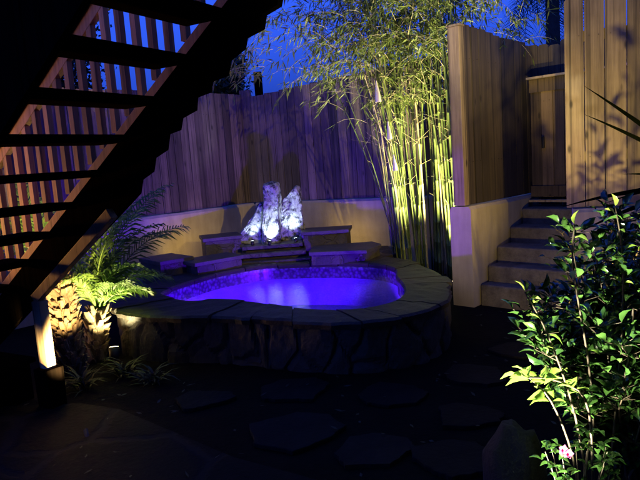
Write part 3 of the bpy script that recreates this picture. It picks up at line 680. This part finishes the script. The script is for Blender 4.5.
def palm(base, H, r0, r1, lean, fr, label, boots, fl):
    r = thing('date_palm', base, label, 'palm')
    b = MB(); trunk_boots(b, Vector(base), H, r0, r1, boots, lean); b.build('trunk', M_BOOT, r)
    top = Vector((0, 0, H))+lean
    for i, (az, lift, droop, L) in enumerate(fr):
        fm = frond_mesh(L*1.02, min(1.5, lift*1.16), droop*.8, 100+i+int(H*10), 34, fl); o = fm.build('frond', M_PALM, None, origin=(0, 0, 0)); o.parent = r; o.location = top+Vector((math.cos(az), math.sin(az), 0))*.02; o.rotation_euler = (rnd.uniform(-.3, .3), 0, az)
    return r
D = math.radians
palm((-2.10, 4.76, 0), .86, .080, .072, Vector((-.02, 0, 0)), [(D(150), 1.1, .9, .75), (D(115), 1.0, .9, .8), (D(60), 1.25, .8, .7), (D(95), .8, 1.0, .7), (D(185), .8, 1.1, .7), (D(130), 1.35, .7, .8)], 'thick pale palm trunk lit brightly beside the stair foot post', 230, .2)
palm((-2.02, 5.08, 0), .46, .08, .065, Vector((.06, 0, 0)), [(D(10), 1.0, 1.5, .6), (D(-15), .75, 1.3, .5), (D(35), 1.15, 1.5, 1.0), (D(60), 1.35, 1.1, 1.2), (D(5), 1.35, 1.4, .95), (D(95), 1.3, .9, 1.1), (D(150), 1.2, 1.1, .8), (D(-45), .95, 1.3, .5), (D(-80), 1.1, 1.2, .55), (D(20), .5, .9, .45), (D(48), 1.0, 1.2, 1.1), (D(-5), 1.45, .9, .95), (D(175), 1.35, .8, .85), (D(70), 1.2, 1.3, 1.15), (D(28), 1.4, 1.3, 1.35), (D(-30), 1.3, 1.6, .6), (D(125), 1.4, .9, 1.0), (D(15), .85, 1.5, .7), (D(52), 1.48, .9, 1.35), (D(200), 1.1, 1.2, .6), (D(240), 1.2, 1.3, .55)], 'young palm with feathery green fronds arching toward the pool', 60, .22)

# glossy camellia-like shrub ---------------------------------------------
def shrub(base, cz, rx, ry, rz, nst, nlv, label, seed, name='glossy_shrub', mats=(M_CAM, M_STEM), LL=(.045, .075), clip=None):
    r2 = random.Random(seed); global rnd; keep = rnd; rnd = r2
    r = thing(name, base, label, 'shrub'); st_ = MB(); lf = MB(); tips = []
    bs = Vector(base)
    for i in range(nst):
        a = r2.uniform(0, 6.28); rr = math.sqrt(r2.random()); zt = cz+rz*r2.uniform(-.9, 1)*math.sqrt(1-min(.95, rr*rr))
        tgt = Vector((bs.x+rx*rr*math.cos(a), bs.y+ry*rr*math.sin(a), zt)); p0 = bs+Vector((r2.uniform(-.06, .06), r2.uniform(-.06, .06), 0))
        pts = [p0]; n_ = 9
        for k_ in range(1, n_+1):
            t = k_/n_; q_ = p0.lerp(tgt, t); q_.z = p0.z+(tgt.z-p0.z)*(t**.75); q_ += rv(.012); pts.append(q_)
        st_.tube(pts, [.009*(1-.085*k_) for k_ in range(n_+1)], 5, r2.random(), cap=False)
        for k_ in range(2, n_+1): tips.append((pts[k_], (pts[k_]-pts[k_-1]).normalized(), k_/n_))
    for i in range(nlv):
        p, d, t = tips[r2.randrange(len(tips))]
        if r2.random() > t+.35: continue
        a = r2.uniform(0, 6.28); sd2 = Vector((math.cos(a), math.sin(a), r2.uniform(-.1, .7))).normalized(); tw = p+sd2*r2.uniform(0, .10)
        if (tw-p).length > .03: st_.tube([p, tw], [.0025, .0015], 3, .5, cap=False)
        L = r2.uniform(*LL); leaf(lf, tw, (sd2+d*.5+rv(.3)), (Z+rv(.35)).normalized(), L, L*r2.uniform(.42, .52), r2.random())
    lf.build('leaves', mats[0], r); st_.build('stems', mats[1], r); rnd = keep
    return r
shrub((1.30, 2.55, 0), .80, .42, .36, .56, 80, 6000, 'dense glossy leaved shrub in the lower right foreground, lit from below', 3, LL=(.05, .088))
shrub((1.95, 3.15, 0), .80, .48, .4, .56, 44, 2000, 'darker leafy shrub behind the glossy one, at the right edge', 8, name='leafy_shrub')
shrub((1.98, 4.05, 0), .85, .36, .3, .5, 16, 420, 'small sparse bush before the short wall right of the steps', 31, name='leafy_shrub')
# bright young shoots on the near-left side of the shrub
def shoot(base, pts, label, n_lv, L, t0=.3):
    r = thing('leafy_shoot', base, label, 'shoot'); P = cr(pts, 4, False); b = MB(); b.tube(P, [.005*(1-.7*i/len(P))+.001 for i in range(len(P))], 5, .5); b.build('stem', M_STEM, r); lf = MB()
    for i in range(n_lv):
        t = t0+(1-t0)*i/n_lv; p = P[min(len(P)-1, int(t*(len(P)-1)))]; a = i*2.4+rnd.uniform(-.5, .5); d = Vector((math.cos(a), math.sin(a), rnd.uniform(-.3, .8))); l_ = rnd.uniform(.55, 1.2)*L
        leaf(lf, p+rv(.006), d, (Z+rv(.45)).normalized(), l_, l_*rnd.uniform(.42, .55), rnd.random(), rnd.uniform(.1, .35), rnd.uniform(0, .5))
    leaf(lf, P[-1], (P[-1]-P[-3]), Z, L, L*.45, .9); lf.build('leaves', M_CAMY, r)
shoot((1.00, 2.28, 0), [(1.00, 2.28, 0), (.95, 2.26, .35), (.86, 2.24, .60), (.76, 2.22, .72)], 'overexposed yellow green shoot reaching left out of the shrub', 12, .075, .7)
shoot((1.02, 2.25, 0), [(1.02, 2.25, 0), (1.0, 2.22, .55), (.88, 2.18, .70), (.72, 2.16, .74)], 'brightest shoot with broad pale leaves pointing left at the shrub edge', 13, .085, .55)
shoot((1.05, 2.30, 0), [(1.05, 2.30, 0), (.98, 2.30, .5), (.88, 2.32, .85), (.80, 2.34, 1.02)], 'slim bright shoot on the left side of the shrub, halfway up', 9, .06)
shoot((1.1, 2.40, 0), [(1.1, 2.40, 0), (1.08, 2.38, .6), (1.0, 2.35, 1.1), (1.0, 2.33, 1.28)], 'tall bright shoot standing out of the top of the shrub', 12, .06)
shoot((1.15, 2.40, 0), [(1.15, 2.40, 0), (1.2, 2.38, .7), (1.2, 2.35, 1.1), (1.16, 2.33, 1.34)], 'tallest shoot with pale tips in front of the short wall', 12, .055)

# pink flowering plant
fp = thing('flowering_plant', (.93, 2.17, 0), 'small plant with a pink flower low in the shrub bed', 'flower')
b = MB(); f_ = MB(); s2 = MB(); base = Vector((.93, 2.17, 0))
for i in range(26):
    a = rnd.uniform(0, 6.28); tp = base+Vector((math.cos(a)*.12, math.sin(a)*.1, rnd.uniform(.15, .47))); s2.tube([base, base.lerp(tp, .5)+rv(.01), tp], [.004, .003, .0015], 4, .4, cap=False)
    for j in range(5): leaf(b, tp+rv(.015), Vector((math.cos(a+j*1.3), math.sin(a+j*1.3), .2)), Z, .05, .022, rnd.random())
b.build('leaves', M_CAM, fp); s2.build('stems', M_STEM, fp)
for (cx, cy, cz) in ((.845, 2.10, .475), (.860, 2.09, .463)):
    b = MB()
    for j in range(5):
        a = j*1.2566; leaf(b, Vector((cx, cy, cz)), Vector((math.cos(a), -.5, math.sin(a))), Vector((0, -1, .2)), .022, .018, .6+.4*rnd.random(), .1, .1)
    b.build('flower', M_PINK, fp)

# spiky agave-like plant entering from the right
ag = thing('spiky_yucca', (2.55, 3.75, 0), 'spiky yucca whose dark blades cross the tan fence from the right edge', 'yucca')
b = MB(); b.tube([(2.55, 3.75, 0), (2.53, 3.72, .6), (2.5, 3.7, 1.25)], [.09, .08, .07], 12); b.build('trunk', M_BARK, ag)
top = Vector((2.5, 3.7, 1.27)); M_BLADE = leafmat('yucca_blade', (.004, .006, .004), (.002, .003, .002), .8, 0, 0)
bl = [(D(172), .74, .1, 1.05, .085), (D(183), .58, .15, 1.0, .07), (D(178), .06, .3, 1.0, .045), (D(186), -.08, .35, 1.0, .04), (D(168), .1, .5, .7, .03)]+[(rnd.uniform(-2.2, 2.2), rnd.uniform(-.2, 1.4), .3, rnd.uniform(.5, .7), .04) for _ in range(30)]
for az, el, dr, L, w in bl:
    b = MB(); P = []; p = top.copy(); e_ = el
    for i in range(9):
        P.append(p.copy()); p = p+Vector((math.cos(az)*math.cos(e_), math.sin(az)*math.cos(e_), math.sin(e_)))*(L/8); e_ -= dr/8
    sv = Vector((-math.sin(az), math.cos(az), 0)); vs = []
    for i, p in enumerate(P):
        ww = w*(1-(i/8)**1.6)*.5+.0005; uu = Vector((0, 0, 1)); vs += [p-sv*ww*.6+uu*ww*1.0, p-sv*ww*.25-uu*ww*.05, p+sv*ww*.6-uu*ww*.9]
    b.add(vs, [(i*3+j, i*3+j+1, i*3+j+4, i*3+j+3) for i in range(8) for j in (0, 1)], rnd.random(), True); b.build('blade', M_BLADE, ag)

# dark trees beyond the fences ---------------------------------------------
def tree(base, H, cz, rx, rz, nl, label, ls=.09, trunk_r=.09, name='dark_tree', dens=1):
    r = thing(name, base, label, 'tree'); bs = Vector(base); b = MB(); b.tube([bs, bs+Vector((.03, 0, H*.5)), bs+Vector((0, .02, H*.85))], [trunk_r, trunk_r*.75, trunk_r*.35], 9); lf = MB()
    for i in range(26):
        a = rnd.uniform(0, 6.28); st_ = bs+Z*(H*rnd.uniform(.4, .8)); e_ = bs+Vector((math.cos(a)*rx*.85, math.sin(a)*rx*.85, cz+rnd.uniform(-.7, .7)*rz)); mid_ = st_.lerp(e_, .5)+Z*.15
        b.tube([st_, mid_, e_], [trunk_r*.35, trunk_r*.2, .008], 5, .5, cap=False)
        for j in range(nl//26):
            c_ = (mid_.lerp(e_, rnd.random()*1.1))+rv(rx*.16); leaf4(lf, c_, rv(1).normalized(), rv(1).normalized(), rnd.uniform(.7, 1.3)*ls, ls*.45, rnd.random())
    b.build('trunk', M_BARK, r); lf.build('crown', M_DARKLEAF, r)
tree((-1.62, 10.3, 0), 3.2, 3.02, .55, .50, 6500, 'dark bushy tree rising over the left fence beside the stairs')
tree((-4.3, 9.3, 0), 4.8, 3.9, 1.1, 1.2, 13000, 'leafy tree glimpsed between the upper treads at the far left', .1)
shrub((-3.5, 6.0, 0), .95, .45, .3, .75, 26, 700, 'shrub glowing yellow green behind the lower stair treads', 21, name='garden_shrub', mats=(M_CAMY, M_STEM), LL=(.06, .11))
shrub((-4.2, 5.2, 0), 1.0, .45, .4, .8, 26, 700, 'orange lit shrub behind the stairs at the left edge', 22, name='garden_shrub', mats=(M_CAMY, M_STEM), LL=(.06, .11))
# dark pole behind the corner
b = MB(); b.box((-.78, 9.5, 1.5), .12, .12, 3.0, None, .3); pl = b.build('timber_pole', M_STAIR, None, bevel=.01); tag(pl, 'dark square pole rising behind the fence corner', 'pole')
# palm behind the gate: dark trunk with hanging skirt
pb = thing('tall_palm', (3.95, 9.9, 0), 'dark tall palm trunk against the blue sky behind the gate', 'palm')
b = MB(); b.tube([(3.95, 9.9, 0), (3.95, 9.9, 2.5), (3.93, 9.9, 5.2)], [.13, .11, .10], 12); b.build('trunk', M_BARK, pb)
for i in range(34):
    az = rnd.uniform(0, 6.28); fm = frond_mesh(rnd.uniform(.9, 1.5), rnd.uniform(-1.0, .9), 1.4, 300+i, 22, .4); o = fm.build('frond', M_DARKLEAF, None, origin=(0, 0, 0)); o.parent = pb; o.location = (-.02, 0, rnd.uniform(3.9, 5.1)); o.rotation_euler = (0, 0, az)

# ================================================================ GROUND DETAIL
def px_ground(x, y, z=0):
    v = fw*F+RT*(x-320)-UP*(y-240); return EYE+v*((z-1.6)/v.z)
FL = [(206, 402, 'small dark flagstone nearest the palm trunks, left of the others'), (300, 431, 'largest bluish flagstone, lying left of centre before the pool'), (292, 392, 'flagstone close to the foot of the pool wall, left of centre'),
      (392, 396, 'wide flagstone in the middle, just before the pool wall'), (452, 462, 'flagstone at the bottom edge of the picture, left of the boulders'), (470, 418, 'flagstone halfway between the pool and the shrub'),
      (372, 452, 'flagstone at the bottom centre of the picture'), (472, 376, 'flagstone in front of the right end of the pool wall'), (518, 352, 'flagstone lying just before the lowest garden step')]
for i, (px_, py_, lab) in enumerate(FL):
    c_ = px_ground(px_, py_); x, y = c_.x, c_.y; b = MB(); n_ = rnd.randint(7, 9); R_ = (.27 if i == 1 else rnd.uniform(.18, .23)); poly = []
    for k_ in range(n_):
        a = 6.283*k_/n_+rnd.uniform(-.25, .25); rr = R_*rnd.uniform(.75, 1.12); poly.append(Vector((x+math.cos(a)*rr*1.15, y+math.sin(a)*rr, 0)))
    ed = []
    for k_ in range(n_):
        for q_ in range(5): ed.append(poly[k_].lerp(poly[(k_+1) % n_], q_/5)+Vector((rnd.uniform(-.008, .008), rnd.uniform(-.008, .008), 0)))
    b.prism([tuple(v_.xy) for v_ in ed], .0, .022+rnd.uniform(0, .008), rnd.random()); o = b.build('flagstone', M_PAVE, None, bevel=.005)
    tag(o, lab, 'flagstone', 'flagstones in the dark ground before the pool')
# boulders edging the shrub bed
def boulder(x, y, z, rx, ry, rz, label, seed):
    b = MB(); vs = []; nu, nv = 18, 10
    for j in range(nv+1):
        ph = math.pi*j/nv
        for i in range(nu):
            th = 2*math.pi*i/nu; n_ = Vector((math.sin(ph)*math.cos(th), math.sin(ph)*math.sin(th), math.cos(ph))); k_ = 1+.28*mnoise.noise(n_*1.6+Vector((seed, 0, 0)))+.1*mnoise.noise(n_*4+Vector((seed, 5, 0)))
            vs.append(Vector((x+n_.x*rx*k_, y+n_.y*ry*k_, z+n_.z*rz*k_)))
    b.add(vs, [(j*nu+i, (j+1)*nu+i, (j+1)*nu+(i+1) % nu, j*nu+(i+1) % nu) for j in range(nv) for i in range(nu)], rnd.random(), True)
    tag(b.build('boulder', M_PAVE2), label, 'boulder')
M_PAVE2 = rocky('boulder_rock', (.014, .011, .008), (.006, .005, .004), 4, .85, bs=1)
#boulder(.76, 2.20, .14, .11, .15, .24, 'rough brown boulder at the left edge of the shrub bed', 2)
#boulder(.88, 1.98, .12, .16, .12, .16, 'low rounded boulder under the pink flower', 4)
boulder(.82, 2.60, .10, .15, .14, .24, 'rough dark boulder at the left edge of the shrub bed', 6)
# strappy ground plants near the palm and the pool foot
for x, y, lab in ((-1.88, 4.38, 'low tufted plant beside the stair foot post'), (-1.62, 4.62, 'low tufted plant under the young palm, at the left end of the pool wall'), (-1.35, 4.42, 'low tufted plant farther right, against the pool wall')):
    lf = MB(); bs = Vector((x, y, 0))
    for j in range(46):
        a = rnd.uniform(0, 6.28); L = rnd.uniform(.10, .24); leaf(lf, bs+rv(.025)*1, Vector((math.cos(a), math.sin(a), rnd.uniform(.4, 1.6))), Z, L, .02, rnd.random(), .2, .35)
    for v_ in lf.v: v_.z = max(v_.z, .0)
    o = lf.build('ground_plant', M_DARKLEAF, None); tag(o, lab, 'ground plant', 'tufted plants below the palm')
# fallen leaves scattered on soil
lf = MB()
for i in range(260):
    x = rnd.uniform(-2.2, 2.4); y = rnd.uniform(2.4, 6.2)
    if (x+.35)**2/2.6+((y-5.8)/1.6)**2 < 1.05: continue
    a = rnd.uniform(0, 6.28); leaf4(lf, Vector((x, y, .012+.03*(rnd.random()))), Vector((math.cos(a), math.sin(a), .1)), Z+rv(.2), rnd.uniform(.03, .07), .018, rnd.random())
tag(lf.build('leaf_litter', M_DARKLEAF), 'thin scatter of fallen leaves on the dark soil', 'leaf litter', kind='stuff')
b = MB()
for o in bpy.data.objects:
    if '_w' in o: del o['_w']
